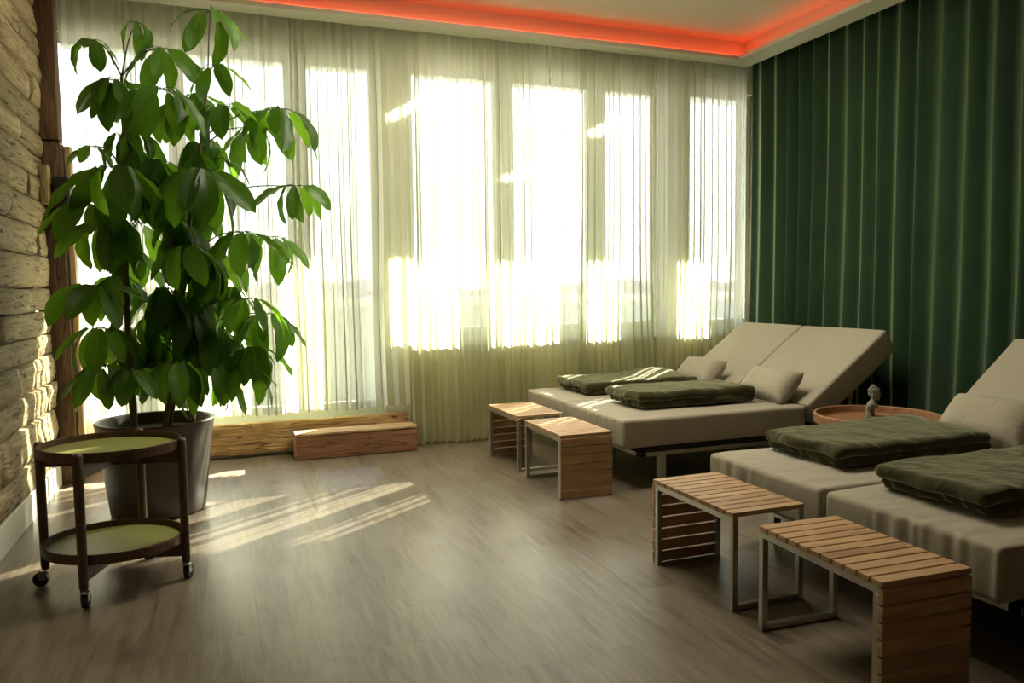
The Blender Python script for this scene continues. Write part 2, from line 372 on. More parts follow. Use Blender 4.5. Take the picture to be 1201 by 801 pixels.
# rough logs on the left wall, each one its own piece
random.seed(21)
zs = [.155, .31, .514, .688, .865, .994, 1.139, 1.281, 1.476, 1.658, 1.816, 1.954, 2.099, 2.245, 2.40, 2.565, 2.72, 2.858, 3.03, 3.2, 3.38]
def log_mesh(L_, h, seed):
    n = max(10, int(L_/0.07)); seg = 16; bm = bmesh.new(); rings = []
    for i in range(n+1):
        t = i/n; yy = -L_/2+L_*t; ring = []
        endf = 1.0-0.05*max(0, 1-min(t, 1-t)*n/1.2)
        for k in range(seg):
            a = 2*PI*k/seg
            cx_, cz_ = math.cos(a), math.sin(a)
            s = 1.0/max(abs(cx_)**0.01, 1e-3)
            p = 6.5
            rr = 1.0/((abs(cx_)**p+abs(cz_)**p)**(1/p))
            xx = 0.062*rr*cx_*endf; zz = (h/2-0.001)*rr*cz_*endf
            nn = nz(yy*2.2+seed*9, cx_*0.9, cz_*0.9+seed)*0.020 + nz(yy*7+seed*5, cx_*2, cz_*2.2)*0.009 + nz(yy*1.1+seed*3, 3, 7)*0.012
            xx += nn*cx_ ; zz += nn*0.35*cz_ + nz(yy*0.9+seed*2, 1, 5)*0.008
            ring.append(bm.verts.new((xx, yy, zz)))
        rings.append(ring)
    for a, b in zip(rings, rings[1:]):
        for k in range(seg): bm.faces.new((a[k], a[(k+1) % seg], b[(k+1) % seg], b[k]))
    bm.faces.new(rings[0]); bm.faces.new(rings[-1][::-1])
    bmesh.ops.recalc_face_normals(bm, faces=bm.faces[:])
    return fin(bm, 'log_beam', True)
sd_ = 0
for i in range(len(zs)-1):
    h = zs[i+1]-zs[i]; cuts = [2.2]
    cuts.append([5.10, 4.3, 5.45, 4.75, 5.2, 4.45][i % 6] if i else 3.4)
    cuts.append(5.69)
    for a, b in zip(cuts, cuts[1:]):
        sd_ += 1
        link('log_beam', log_mesh(b-a-0.006, h, sd_), M_log, wl, loc=(-1.066+random.uniform(-0.006, 0.012), (a+b)/2, (zs[i]+zs[i+1])/2))

# corner post of two stacked timbers
def rough_box(x0, x1, y0, y1, z0, z1, amp, seed, n=(4, 4, 30), fn=None):
    bm = bmesh.new()
    def V(i, j, k): return Vector((x0+(x1-x0)*i/n[0], y0+(y1-y0)*j/n[1], z0+(z1-z0)*k/n[2]))
    d = {}
    def g(i, j, k):
        if (i, j, k) not in d:
            p = V(i, j, k); q = Vector(p)
            ce = 0
            for a, m_ in ((i, n[0]), (j, n[1]), (k, n[2])): ce += (a in (0, m_))
            c = Vector(((x0+x1)/2, (y0+y1)/2, (z0+z1)/2))
            off = noise.noise_vector(p*5+Vector((seed, 0, 0)))*amp + noise.noise_vector(p*14+Vector((seed, 0, 0)))*amp*0.4
            if ce >= 2:
                for ax_, (a, m_) in enumerate(((i, n[0]), (j, n[1]), (k, n[2]))):
                    if a == 0: q[ax_] += amp*0.7
                    if a == m_: q[ax_] -= amp*0.7
            q += off
            if fn: q = fn(q)
            d[(i, j, k)] = bm.verts.new(q)
        return d[(i, j, k)]
    for (A, B, mk) in (((n[0]), (n[1]), lambda a, b, s: g(a, b, n[2] if s else 0)), ((n[0]), (n[2]), lambda a, b, s: g(a, n[1] if s else 0, b)), ((n[1]), (n[2]), lambda a, b, s: g(n[0] if s else 0, a, b))):
        for s in (0, 1):
            for a in range(A):
                for b in range(B): bm.faces.new((mk(a, b, s), mk(a+1, b, s), mk(a+1, b+1, s), mk(a, b+1, s)))
    bmesh.ops.recalc_face_normals(bm, faces=bm.faces[:])
    return fin(bm, 'beam')
post = thing('timber_post', 'dark brown hewn timber corner post between log wall and windows', 'post', (-1.0, 5.8, 0))
link('lower_beam', rough_box(-0.085, 0.092, -0.09, 0.07, 0.003, 2.22, 0.007, 3), M_post, post)
link('upper_beam', rough_box(-0.085, 0.085, -0.085, 0.07, 2.225, 3.37, 0.006, 8, (4, 4, 16)), M_post, post)
link('side_board', rough_box(0.096, 0.135, -0.04, 0.07, 0.003, 2.2, 0.004, 5), M_posts, post)
wb_ = link('wooden_block', rough_box(-1.0, -0.955, 5.50, 5.62, 1.80, 2.04, 0.003, 2, (3, 3, 5)), M_posts)
tag(wb_, 'small upright wooden block fixed to the log wall beside the post', 'block')
sp = thing('wall_speaker', 'small dark box mounted on the post behind the top leaves', 'speaker', (-0.90, 5.63, 1.85))
link('housing', boxm('housing', -0.045, 0.05, -0.06, 0.06, -0.13, 0.13, 0.01), M_black, sp)
link('grille', boxm('grille', -0.035, 0.04, -0.066, -0.0605, -0.115, 0.115, 0.003), M_rubber, sp)
link('bracket', boxm('bracket', -0.01, 0.01, 0.06, 0.10, -0.03, 0.03), M_black, sp)

# back wall
bm = bmesh.new()
box(bm, -1.14, 4.78, 6.12, 6.36, 3.03, 3.38)           # header
box(bm, 1.225, 1.43, 6.12, 6.36, 0, 3.03)              # pier beside the door
box(bm, 3.79, 4.06, 6.12, 6.36, 0.80, 3.03)            # pier between the windows
link('wall_back', fin(bm, 'wall_back'), M_white, kind='structure')
link('wall_parapet', boxm('wall_parapet', 1.43, 4.78, 6.12, 6.36, 0, 0.80), M_par, kind='structure')
link('trim_3', boxm('trim_3', 1.43, 4.77, 6.06, 6.14, 0.785, 0.815, 0.004), M_white, kind='structure')
link('trim_4', boxm('trim_4', -1.13, 1.225, 6.12, 6.36, 0.0, 0.24), M_white, kind='structure')

def window(name, x0, x1, z0, z1, muls, fw=0.05, rails=()):
    bm = bmesh.new(); Y0, Y1 = 6.17, 6.24
    box(bm, x0, x0+fw, Y0, Y1, z0, z1, .003); box(bm, x1-fw, x1, Y0, Y1, z0, z1, .003)
    box(bm, x0, x1, Y0+.001, Y1-.001, z0, z0+fw, .003); box(bm, x0, x1, Y0+.001, Y1-.001, z1-fw, z1, .003)
    for (a, b) in muls: box(bm, a, b, Y0+.002, Y1-.002, z0, z1, .003)
    for (a, b) in rails: box(bm, x0, x1, Y0+.003, Y1-.003, a, b, .003)
    fo = link(name, fin(bm, name), M_frame, kind='structure')
    xs = [x0+fw]+[v for ab in muls for v in ab]+[x1-fw]
    for a, b in zip(xs[::2], xs[1::2]):
        link('pane', boxm('pane', a-.005, b+.005, 6.20, 6.206, z0+fw-.005, z1-fw+.005), M_glass, fo)
    return fo
d1 = window('door_1', -1.13, 1.225, 0.24, 3.03, [(-0.30, -0.18), (0.515, 0.67)], 0.07, [(0.24, 0.36)])
hb = bmesh.new(); box(hb, 1.17, 1.19, 6.13, 6.165, 1.15, 1.30, 0.003); tube(hb, [(1.18, 6.15, 1.22), (1.18, 6.105, 1.22), (1.09, 6.10, 1.22)], 0.009)
link('door_handle', fin(hb, 'door_handle'), M_steel, d1)
bm = bmesh.new()
for z_ in (0.62, 2.0): box(bm, 1.19, 1.25, 6.135, 6.168, z_, z_+0.09, 0.004)
link('hinge', fin(bm, 'hinge'), M_white, d1)
window('window_1', 1.43, 3.79, 0.80, 3.03, [(2.19, 2.37), (3.06, 3.24)], 0.07, [(0.80, 0.93)])
window('window_2', 4.06, 4.78, 0.80, 3.03, [], 0.05, [(0.80, 0.93)])

# timber threshold under the door, hewn and uneven below
def plfn(q):
    if q.z < 0.06: q.z = max(0.002, q.z + 0.045*max(0, math.sin((q.x+0.55)*2.3))*(0.6+0.5*nz(q.x*3, 1, 1)))
    return q
link('trim_5', rough_box(-1.12, 1.40, 6.045, 6.115, 0.002, 0.262, 0.009, 12, (60, 3, 8), plfn), M_beam, kind='structure')
st = thing('timber_step', 'solid square timber beam lying as a step before the door', 'step', (0.945, 5.885, 0))
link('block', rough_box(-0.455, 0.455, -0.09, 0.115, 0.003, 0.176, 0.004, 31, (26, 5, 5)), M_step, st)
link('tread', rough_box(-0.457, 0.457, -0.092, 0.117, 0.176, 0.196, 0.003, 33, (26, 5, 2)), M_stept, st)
l_ = st.children[-1]; l_['label'] = 'lighter top face'

# outside: balcony floor, parapet with a bright cap, roof slab with two open joints, far trees
link('trim_6', boxm('trim_6', -14, 16, 6.36, 9.25, -0.2, -0.05), M_deck, kind='structure')
bp_ = thing('balcony_parapet', 'pale balcony parapet with bright metal cap seen through the windows', 'parapet', (0, 9.0, 0))
link('panel', boxm('panel', -13, 15, -0.04, 0.04, -0.05, 1.02), M_out, bp_)
link('cap', boxm('cap', -13, 15, -0.10, 0.08, 1.05, 1.14, 0.008), M_cap, bp_)
bm = bmesh.new()
for k in range(-8, 10): box(bm, k*1.5+0.35, k*1.5+0.39, -0.03, 0.03, 1.0, 1.06)
link('rail_post', fin(bm, 'rail_post'), M_cap, bp_)
bm = bmesh.new()
ZR0, ZR1, YE = 3.74, 3.78, 9.2
# deck boards run along y; the slots at x 3.5 and 5.3 stand open for a short way
box(bm, -14, 3.42, 6.2, YE, ZR0, ZR1); box(bm, 3.64, 5.19, 6.2, YE, ZR0, ZR1); box(bm, 5.45, 20, 6.2, YE, ZR0, ZR1)
box(bm, 3.42, 3.64, 6.2, 7.0, ZR0, ZR1); box(bm, 3.42, 3.64, 7.75, YE, ZR0, ZR1)
box(bm, 5.19, 5.45, 6.2, 7.15, ZR0, ZR1); box(bm, 5.19, 5.45, 7.75, 8.05, ZR0, ZR1); box(bm, 5.19, 5.45, 8.3, YE, ZR0, ZR1)
link('trim_7', fin(bm, 'canopy'), M_out, kind='structure')
link('trim_8', boxm('trim_8', -14, 20, 6.14, 6.36, 3.4, 3.8), M_white, kind='structure')
bm = bmesh.new(); random.seed(5)
N = 160; top = []; rows = [[] for _ in range(6)]
for i in range(N+1):
    X_ = -70+i*1.7; hgt = 0.6+2.8*(0.5+0.5*nz(X_*0.05, 1, 0))+0.7*nz(X_*0.35, 4, 0)
    prof = [(0, -12), (-2.2, hgt*0.1-1.5), (-2.6, hgt*0.55), (-0.8, hgt), (1.4, hgt*0.7), (2, -12)]
    for k, (dy, z_) in enumerate(prof): rows[k].append(bm.verts.new((X_, 85+dy+nz(X_*0.3, k, 2)*1.2, z_+nz(X_*0.6, k*3, 2)*0.5*(0 < k < 5))))
for a, b in zip(rows, rows[1:]):
    for i in range(N): bm.faces.new((a[i], a[i+1], b[i+1], b[i]))
bmesh.ops.recalc_face_normals(bm, faces=bm.faces[:])
tl_ = link('distant_tree_line', fin(bm, 'trees', True), M_tree, kind='stuff'); tag(tl_, 'line of distant trees coloured pale for haze beyond the balcony', 'trees')
link('ground', boxm('ground', -150, 200, 9.4, 200, -8.2, -8), M_deck, kind='structure')

# ================================================================== CURTAINS
def curtain_mesh(name, L_, z0, z1, seed, pitch, amp, over, cols, rows_, flare=0.0, hemwave=0.0, thick=False):
    """cloth hung in a line along local x; pitch = (min,max) fold spacing"""
    rnd = random.Random(seed); knots = [0.0]; amps = [rnd.uniform(0.5, 1)]
    while knots[-1] < L_:
        knots.append(knots[-1]+rnd.uniform(*pitch)); amps.append(rnd.choice([0.1, 0.3, 0.6, 0.9, 1.2, 1.6]) if not thick else rnd.uniform(0.5, 1.35))
    def phase(s):
        for i in range(len(knots)-1):
            if s <= knots[i+1]:
                t = (s-knots[i])/(knots[i+1]-knots[i]); a = amps[i]*(1-t)+amps[i+1]*t; return i+t, a, knots[i+1]-knots[i]
        return len(knots)-1, amps[-1], 0.1
    bm = bmesh.new(); G = []
    for j in range(rows_+1):
        t = j/rows_; z = z1+(z0-z1)*t; row = []
        for i in range(cols+1):
            s = L_*i/cols
            drift = (nz(s*1.3, t*1.5, seed)*0.05+nz(s*4, t*2.2, seed+9)*0.018)*t
            s2 = min(max(s+drift, 0), L_)
            ph, a, wd = phase(s2); an = 2*PI*ph
            k = (0.75+0.5*t) if not thick else (0.85+0.2*t)
            yy = amp*a*k*math.sin(an)+nz(s*2.1, t*2.0, seed+3)*amp*0.7*t
            xx = s+over*wd*math.sin(2*an)*a*(0.6+0.6*t)
            if thick: xx = s+over*wd*math.sin(2*an+0.6)*a
            xx = min(max(xx, -0.01), L_+0.01)
            zz = z+(hemwave*nz(s*3.5, seed, 1)+hemwave*0.4*math.sin(an))*(t**6)
            row.append(bm.verts.new((xx, yy, zz)))
        G.append(row)
    for a, b in zip(G, G[1:]):
        for i in range(cols): bm.faces.new((a[i], a[i+1], b[i+1], b[i]))
    return fin(bm, name, True)

def sheer_curtain(x0, x1, y, z0, seed, label, pitch, cols, hz, amp=0.028):
    t = thing('sheer_curtain', label, 'curtain', (x0, y, 0), 0, 'sheer green curtains before the windows')
    link('cloth', curtain_mesh('cloth', x1-x0, z0, 3.30, seed, pitch, amp, 0.16, cols, 22, hemwave=0.018), M_sheer, t)
    return t
sheer_curtain(-0.93, 1.42, 5.99, 0.335, 3, 'short sheer green curtain behind the plant, ending above the timber threshold', (0.022, 0.11), 640, 0.15)
sheer_curtain(1.40, 2.60, 5.945, 0.02, 14, 'floor-length sheer green curtain between the timber step and the slatted stools', (0.022, 0.12), 340, 0.3)
sheer_curtain(2.62, 3.59, 5.955, 0.02, 25, 'middle floor-length sheer curtain, its pale folds rising behind the far blankets', (0.02, 0.09), 300, 0.3)
sheer_curtain(3.61, 4.56, 5.945, 0.02, 36, 'sheer green curtain beside the dark velvet one in the corner', (0.022, 0.11), 280, 0.3)
rl = link('curtain_rail', boxm('curtain_rail', -1.1, 4.46, 5.93, 6.01, 3.305, 3.33), M_white)
tag(rl, 'white ceiling rail carrying the sheer curtains', 'rail')
# heavy velvet curtains along the right wall
def velvet(y0, y1, seed, label):
    t = thing('velvet_curtain', label, 'curtain', (4.61, y1, 0), -PI/2, 'dark green velvet curtains')
    link('cloth', curtain_mesh('cloth', y1-y0, 0.015, 3.36, seed, (0.12, 0.22), 0.042, 0.03, int((y1-y0)/0.011), 12, thick=True), M_velvet, t)
    return t
velvet(1.92, 5.93, 8, 'dark green velvet curtain along the right wall, behind the loungers and round table')
velvet(-0.5, 1.88, 12, 'dark green velvet curtain outside the view at the right')

# ================================================================== DAYBEDS
def daybed(x0, y0, y1, ang, xh, L_, label):
    """foot at local x=0, sides y0..y1, hinge at xh; backrest raised"""
    wd = y1-y0
    t = thing('daybed', label, 'lounger', (x0, (y0+y1)/2, 0), 0, 'beige spa loungers in two pairs')
    T = 0.181; zc = 0.44-T/2
    def wr(p):
        # soft sag and pulled creases near the foot
        p.z += 0.004*nz(p.x*4+y0, p.y*4, 0)*(p.z > 0)
        if p.x < -0.6: p.x += 0.011*nz(p.y*30+y0, p.z*5, y0)*(0.5+nz(p.y*3, y0, 2))
        if p.x < -0.45 and p.z > 0.05: p.z += 0.004*nz(p.y*25+y0, p.x*6, 3)
        return p
    m = rounded(xh, wd-0.008, T, 0.022, 30, 60, 4, wr)
    link('mattress', fin(m, 'mattress', True), M_beige, t, loc=(xh/2, 0, zc))
    b = rounded(L_, wd-0.014, T, 0.018, 16, 16, 3, lambda p: p+Vector((0, 0, 0.004*nz(p.x*3, p.y*3, y0))))
    bo = link('backrest', fin(b, 'backrest', True), M_beige, t)
    # top face's lower edge sits on the mattress' top rear edge
    bo.rotation_euler = (0, -ang, 0)
    hinge = Vector((xh+0.008, 0, 0.44))
    bo.location = hinge+Vector((math.cos(ang)*L_/2, 0, math.sin(ang)*L_/2))+Vector((math.sin(ang), 0, -math.cos(ang)))*(T/2)
    bo.location.x += 0.0
    # steel frame: flat profile ring, dark slats between, four legs, backrest stay
    zf = 0.222; hw = wd/2-0.03; xa, xb = 0.13, xh+0.10
    f_ = bmesh.new()
    for (a, b_, c, d) in ((xa, xb, -hw, -hw+0.05), (xa, xb, hw-0.05, hw), (xa, xa+0.05, -hw, hw), (xb-0.05, xb, -hw, hw)): box(f_, a, b_, c, d, zf-0.028, zf, 0.003)
    link('frame', fin(f_, 'frame'), M_steel, t)
    s_ = bmesh.new()
    box(s_, xa+0.10, xb-0.03, -hw+0.02, hw-0.02, zf+0.012, zf+0.044, 0.003)
    box(s_, xa+0.05, xb-0.03, -hw+0.06, hw-0.06, zf+0.001, zf+0.012)
    link('support_panel', fin(s_, 'support_panel'), M_dark, t)
    for (lx, ly) in ((xa+0.19, -hw+0.06), (xa+0.19, hw-0.06), (xb-0.12, -hw+0.06), (xb-0.12, hw-0.06)):
        link('leg', boxm('leg', lx-0.022, lx+0.022, ly-0.022, ly+0.022, 0.0, zf-0.028, 0.002), M_steel, t)
    k_ = bmesh.new()
    e1 = hinge+Vector((math.cos(ang)*0.74, 0, math.sin(ang)*0.70))+Vector((math.sin(ang), 0, -math.cos(ang)))*(T+0.012)
    e0 = hinge+Vector((math.cos(ang)*0.10, 0, math.sin(ang)*0.10))+Vector((math.sin(ang), 0, -math.cos(ang)))*(T+0.012)
    for s in (-1, 1): tube(k_, [e0+Vector((0, s*(hw-0.05), 0)), e1+Vector((0, s*(hw-0.05), 0))], 0.011)
    md = (e0+e1)/2
    for s in (-1, 1): tube(k_, [md+Vector((0, s*(hw-0.05), 0)), Vector((xb+0.28, s*(hw-0.05), 0.012))], 0.011)
    tube(k_, [Vector((xb+0.28, -hw+0.05, 0.012)), Vector((xb+0.28, hw-0.05, 0.012))], 0.011)
    link('backrest_stay', fin(k_, 'stay'), M_steel, t)
    return t
daybed(2.28, 4.94, 5.71, rad(35.8), 1.385, 0.835, 'beige lounger nearest the windows, farther one of the far pair')
daybed(2.265, 4.10, 4.935, rad(35.8), 1.39, 0.835, 'beige lounger of the far pair with its steel frame edge and leg in view')
daybed(2.20, 2.375, 3.13, rad(38.5), 1.44, 0.79, 'beige lounger beside the round wooden table, farther one of the near pair')
daybed(2.20, 1.62, 2.37, rad(38.5), 1.44, 0.79, 'beige lounger nearest the camera, cut off by the right edge')

# ================================================================== PILLOWS
def pillow(cx_, cy_, cz_, L_, W_, T_, ang, seed, label, yawz=0.0):
    bm = bmesh.new(); nu, nv = 22, 16; G = {}
    for s in (1, -1):
        for i in range(nu+1):
            for j in range(nv+1):
                uu, vv = -1+2*i/nu, -1+2*j/nv
                edge = i in (0, nu) or j in (0, nv)
                if edge and s == -1: G[(s, i, j)] = G[(1, i, j)]; continue
                th = ((1-uu**4)*(1-vv**4))**0.5*(1-0.10*(uu*uu+vv*vv))
                pin = 1-0.07*(1-abs(uu)**6)*abs(vv)**3
                px = uu*L_/2*(1-0.06*(1-vv*vv)*abs(uu)**3); py = vv*W_/2*pin*(1-0.05*(1-uu*uu))
                pz = s*th*T_/2+0.006*nz(uu*3+seed, vv*3, s)*(1-max(abs(uu), abs(vv))**4)
                G[(s, i, j)] = bm.verts.new((py, px, pz))
    for s in (1, -1):
        for i in range(nu):
            for j in range(nv):
                bm.faces.new((G[(s, i, j)], G[(s, i+1, j)], G[(s, i+1, j+1)], G[(s, i, j+1)]))
    bmesh.ops.recalc_face_normals(bm, faces=bm.faces[:])
    t = thing('pillow', label, 'pillow', (cx_, cy_, cz_), yawz, 'small beige pillows leaning on the backrests')
    o = link('cushion', fin(bm, 'cushion', True), M_pillow, t); o.rotation_euler = (0, -ang, 0)
    tb = bmesh.new()
    loop = [(-W_/2*0.96, yy) for yy in (-L_*0.4, -L_*0.2, 0, L_*0.2, L_*0.4)]
    tube(tb, [(a, b, 0) for a, b in loop], 0.004, 6)
    s2 = link('piping', fin(tb, 'piping', True), M_pillow, t); s2.rotation_euler = (0, -ang, 0)
    return t
pillow(3.645, 5.33, 0.545, 0.49, 0.29, 0.18, rad(46), 1, 'small beige pillow on the lounger nearest the windows')
pillow(3.61, 4.43, 0.545, 0.49, 0.29, 0.18, rad(46), 2, 'small beige pillow on the far lounger beside the round table')
pillow(3.595, 2.75, 0.545, 0.50, 0.30, 0.20, rad(48), 3, 'small beige pillow behind the far one of the two near blankets')
pillow(3.595, 2.0, 0.545, 0.50, 0.30, 0.20, rad(48), 4, 'small beige pillow on the lounger nearest the camera')

# ================================================================== BLANKETS
def blanket(x0, x1, y0, y1, z0, seed, label, hump=0.0, humpx=0.5, layers=2, hh=0.10, split=0.0, yawz=0.0):
    t = thing('folded_blanket', label, 'blanket', ((x0+x1)/2, (y0+y1)/2, z0), yawz, 'folded olive plush blankets')
    lx, ly = x1-x0, y1-y0; lt = hh/layers
    for k in range(layers):
        top = (k == layers-1)
        ll = lx-(0.0 if top else 0.03+0.02*k); yy = ly-(0.0 if top else 0.012)
        def fn(p, k=k, ll=ll, yy=yy, top=top):
            uu, vv = p.x/ll, p.y/yy
            en = max(0, abs(uu)*2-0.6)+max(0, abs(vv)*2-0.6)
            p.z += 0.010*nz(p.x*5+seed, p.y*5, k)+0.004*nz(p.x*15+seed, p.y*15, k)
            if top: p.z += hump*math.exp(-((uu-humpx)**2/0.05+(vv-0.25)**2/0.2))
            if top: p.z -= 0.022*max(0, abs(vv)*2-0.8)+0.016*max(0, abs(uu)*2-0.85)
            p.x += 0.018*nz(p.y*6+seed, k*3+p.z*10, 2)*min(1, abs(uu)*2)
            p.y += 0.016*nz(p.x*4+seed, k*3+p.z*10, 5)*min(1, abs(vv)*2)
            if not top:
                p.x += 0.022*nz(p.y*24+seed, p.z*50, 7)*max(0, min(1, (abs(uu)-0.40)*12)); p.z += 0.004*nz(p.y*35, p.x*20, seed)
            return p
        b = rounded(ll, yy, lt*1.06, lt*0.50, 50, 34, 3, fn)
        mn = min(v.co.z for v in b.verts)
        o = link('fold', fin(b, 'fold', True), M_blank, t, loc=((0.02 if not top else 0.0), 0, (lt*k+lt*0.53 if k else -mn)+0.002))
        if split and not top: o.location.x = 0.03
    return t
blanket(2.50, 3.47, 5.09, 5.64, 0.44, 1.3, 'folded olive blanket on the lounger nearest the windows, humped towards the pillow', hump=0.035, humpx=0.32, hh=0.10)
blanket(2.51, 3.43, 4.34, 4.82, 0.44, 4.7, 'folded olive blanket on the far lounger that shows its steel leg', hh=0.115)
blanket(2.47, 3.41, 2.58, 3.08, 0.44, 8.2, 'folded olive blanket beside the round table with the stone bust', hump=0.022, humpx=0.32, hh=0.10)
blanket(2.38, 3.38, 1.82, 2.31, 0.44, 11.9, 'folded olive blanket nearest the camera, cut off by the right edge', hh=0.105)

# ================================================================== SLATTED STOOLS
def stool(x, y, rz, panel_near, label, seed):
    W_, D_, H_ = 0.34, 0.586, 0.385
    t = thing('slatted_stool', label, 'stool', (x, y, 0), rz, 'low teak slat stools with steel frames')
    n = 11; pitch = D_/n; th = 0.018
    ms = boxm('slat', -W_/2, W_/2, -pitch/2+0.0035, pitch/2-0.0035, -th, 0, 0.0015)
    for k in range(n): link('slat', ms, M_slat, t, loc=(W_/2, pitch*(k+0.5), H_))
    m7 = 7; ph = (H_-th-0.004)/m7
    mp_ = boxm('slat', -W_/2, W_/2, -th, 0, -ph/2+0.0035, ph/2-0.0035, 0.0015)
    py = th if panel_near else D_
    for k in range(m7): link('slat', mp_, M_slat, t, loc=(W_/2, py, 0.002+ph*(k+0.5)))
    q = 0.024; zt = H_-th
    ya, yb = (th, D_-0.002) if panel_near else (0.002, D_-th)
    for sx_ in (0.002, W_-0.002-q):
        fr = bmesh.new()
        box(fr, sx_, sx_+q, ya, yb, zt-q, zt-0.0005, 0.0015)
        link('side_rail', fin(fr, 'side_rail'), M_steel, t)
        for yy in (ya, yb-q): link('leg', boxm('leg', sx_, sx_+q, yy, yy+q, 0, zt-q, 0.0015), M_steel, t)
    oy = yb-q if panel_near else ya
    link('floor_bar', boxm('floor_bar', 0.002+q, W_-0.002-q, oy, oy+q, 0.0, q, 0.0015), M_steel, t)
    oy2 = ya if panel_near else yb-q
    return t
stool(1.853, 4.815, rad(0.8), False, 'slatted stool nearest the windows, sunlight streaks on its top', 1)
stool(1.837, 4.076, rad(-0.5), True, 'slatted stool beside the far lounger, its reddish slat side facing the camera', 2)
stool(1.795, 2.399, rad(-0.1), False, 'slatted stool with its open steel legs facing the camera', 3)
stool(1.768, 1.663, rad(-2.3), True, 'slatted stool nearest the camera, at the bottom right corner', 4)

# ================================================================== TRAY TROLLEY
def trolley():
    Lp, Fp, Rp = Vector((-0.733, 3.735)), Vector((-0.538, 3.39)), Vector((-0.172, 3.585))
    Bp = Vector((-0.365, 3.92))
    c = (Lp+Fp+Rp+Bp)/4
    t = thing('tray_trolley', 'two-tier dark walnut trolley with olive oval trays on casters', 'trolley', (c.x, c.y, 0))
    ax = (Rp-Lp).normalized(); ang = math.atan2(ax.y, ax.x)
    legs = [Lp-c, Fp-c, Rp-c, Bp-c]
    sx_, sy_ = 0.280, 0.252
    for z_, k in ((0.585, 0), (0.175, 1)):
        bm = bmesh.new()
        s = 1.0
        prof = [(0.0, 0.004), (0.965, 0.004), (0.968, 0.010), (0.970, 0.030), (0.975, 0.034), (0.995, 0.034), (1.0, 0.030), (1.0, -0.004), (0.99, -0.008), (0.0, -0.008)]
        lathe(bm, prof, 64, sx_*s, sy_*s)
        o = link('tray', fin(bm, 'tray', False), M_walnut, t, loc=(0, 0, z_)); o.rotation_euler = (0, 0, ang)
        bm = bmesh.new(); lathe(bm, [(0, 0.0), (0.962, 0.0), (0.962, 0.002), (0, 0.002)], 64, sx_, sy_)
        q = link('tray_surface', fin(bm, 'surface'), M_tray, o, loc=(0, 0, 0.0045)); q['label'] = 'smooth olive green tray surface'
    for i, l in enumerate(legs):
        bm = bmesh.new(); tube(bm, [(l.x, l.y, 0.075), (l.x, l.y, 0.09), (l.x, l.y, 0.61), (l.x, l.y, 0.622)], [0.014, 0.0175, 0.0195, 0.0165], 14)
        o = link('leg', fin(bm, 'leg', True), M_walnut, t)
    # folding cross bars under both trays
    for z_ in (0.545, 0.135):
        for a, b in ((0, 2), (1, 3)):
            p, q = legs[a], legs[b]; d = (q-p); Ln = d.length
            bm = bmesh.new(); zo = 0.0 if a == 0 else 0.0
            h0 = 0.030 if a == 0 else 0.028
            box(bm, -Ln/2+0.012, Ln/2-0.012, -0.009, 0.009, z_-h0, z_+0.030, 0.003)
            m_ = Matrix.Translation(((p.x+q.x)/2, (p.y+q.y)/2, 0)) @ Matrix.Rotation(math.atan2(d.y, d.x), 4, 'Z')
            me = fin(bm, 'cross_bar'); me.transform(m_); link('cross_bar', me, M_walnut, t)
    # casters
    for i, (l, a_) in enumerate(zip(legs, (2.9, 1.45, 1.2, 0.4))):
        dx, dy = math.cos(a_), math.sin(a_)
        m_ = Matrix.Translation((l.x, l.y, 0)) @ Matrix.Rotation(a_, 4, 'Z')
        bm = bmesh.new(); tube(bm, [(0, 0, 0.078), (0, 0, 0.066)], 0.011, 12)
        for s in (-1, 1):
            tb = bmesh.new(); box(tb, -0.004, 0.024, s*0.0135-0.001, s*0.0135+0.001, 0.028, 0.070, 0.001); merge(bm, tb)
        tb = bmesh.new(); box(tb, -0.010, 0.018, -0.015, 0.015, 0.064, 0.070, 0.001); merge(bm, tb)
        me = fin(bm, 'caster'); me.transform(m_); co = link('caster', me, M_chrome, t)
        bm = bmesh.new()
        tube(bm, [(0.020, -0.0115, 0.031), (0.020, -0.010, 0.031), (0.020, 0.010, 0.031), (0.020, 0.0115, 0.031)], [0.027, 0.031, 0.031, 0.027], 24)
        me = fin(bm, 'wheel'); me.transform(m_); link('wheel', me, M_rubber, co)
trolley()

# ================================================================== ROUND TABLE AND BUST
rt = thing('round_table', 'round wooden tray table with raised rim between the two lounger pairs', 'table', (3.75, 3.60, 0))
bm = bmesh.new(); R_ = 0.368
lathe(bm, [(0, 0.375), (R_-0.05, 0.375), (R_-0.012, 0.385), (R_-0.002, 0.397), (R_, 0.446), (R_-0.004, 0.451), (R_-0.016, 0.451), (R_-0.020, 0.446), (R_-0.024, 0.407), (R_-0.035, 0.397), (0, 0.397)], 72)
link('tabletop', fin(bm, 'tabletop', False), M_rtab, rt)
bm = bmesh.new(); lathe(bm, [(0, 0.0), (0.19, 0.0), (0.19, 0.012), (0.03, 0.022), (0.025, 0.05), (0.025, 0.36), (0.12, 0.374), (0, 0.3745)], 40)
link('pedestal', fin(bm, 'pedestal', True), M_walnut, rt)

def ball(bm, c, rx, ry, rz, seg=18, rot=None):
    t = bmesh.new(); bmesh.ops.create_uvsphere(t, u_segments=seg, v_segments=seg//2+2, radius=1.0)
    m_ = Matrix.Translation(c) @ (rot or Matrix.Identity(4)) @ Matrix.Diagonal((rx, ry, rz, 1))
    bmesh.ops.transform(t, matrix=m_, verts=t.verts[:]); merge(bm, t)
bu = thing('stone_bust', 'grey stone bust with bun hair standing on the round table', 'statue', (3.70, 3.58, 0.3975), rad(-62)); bu.scale = (1.08, 1.08, 1.08)
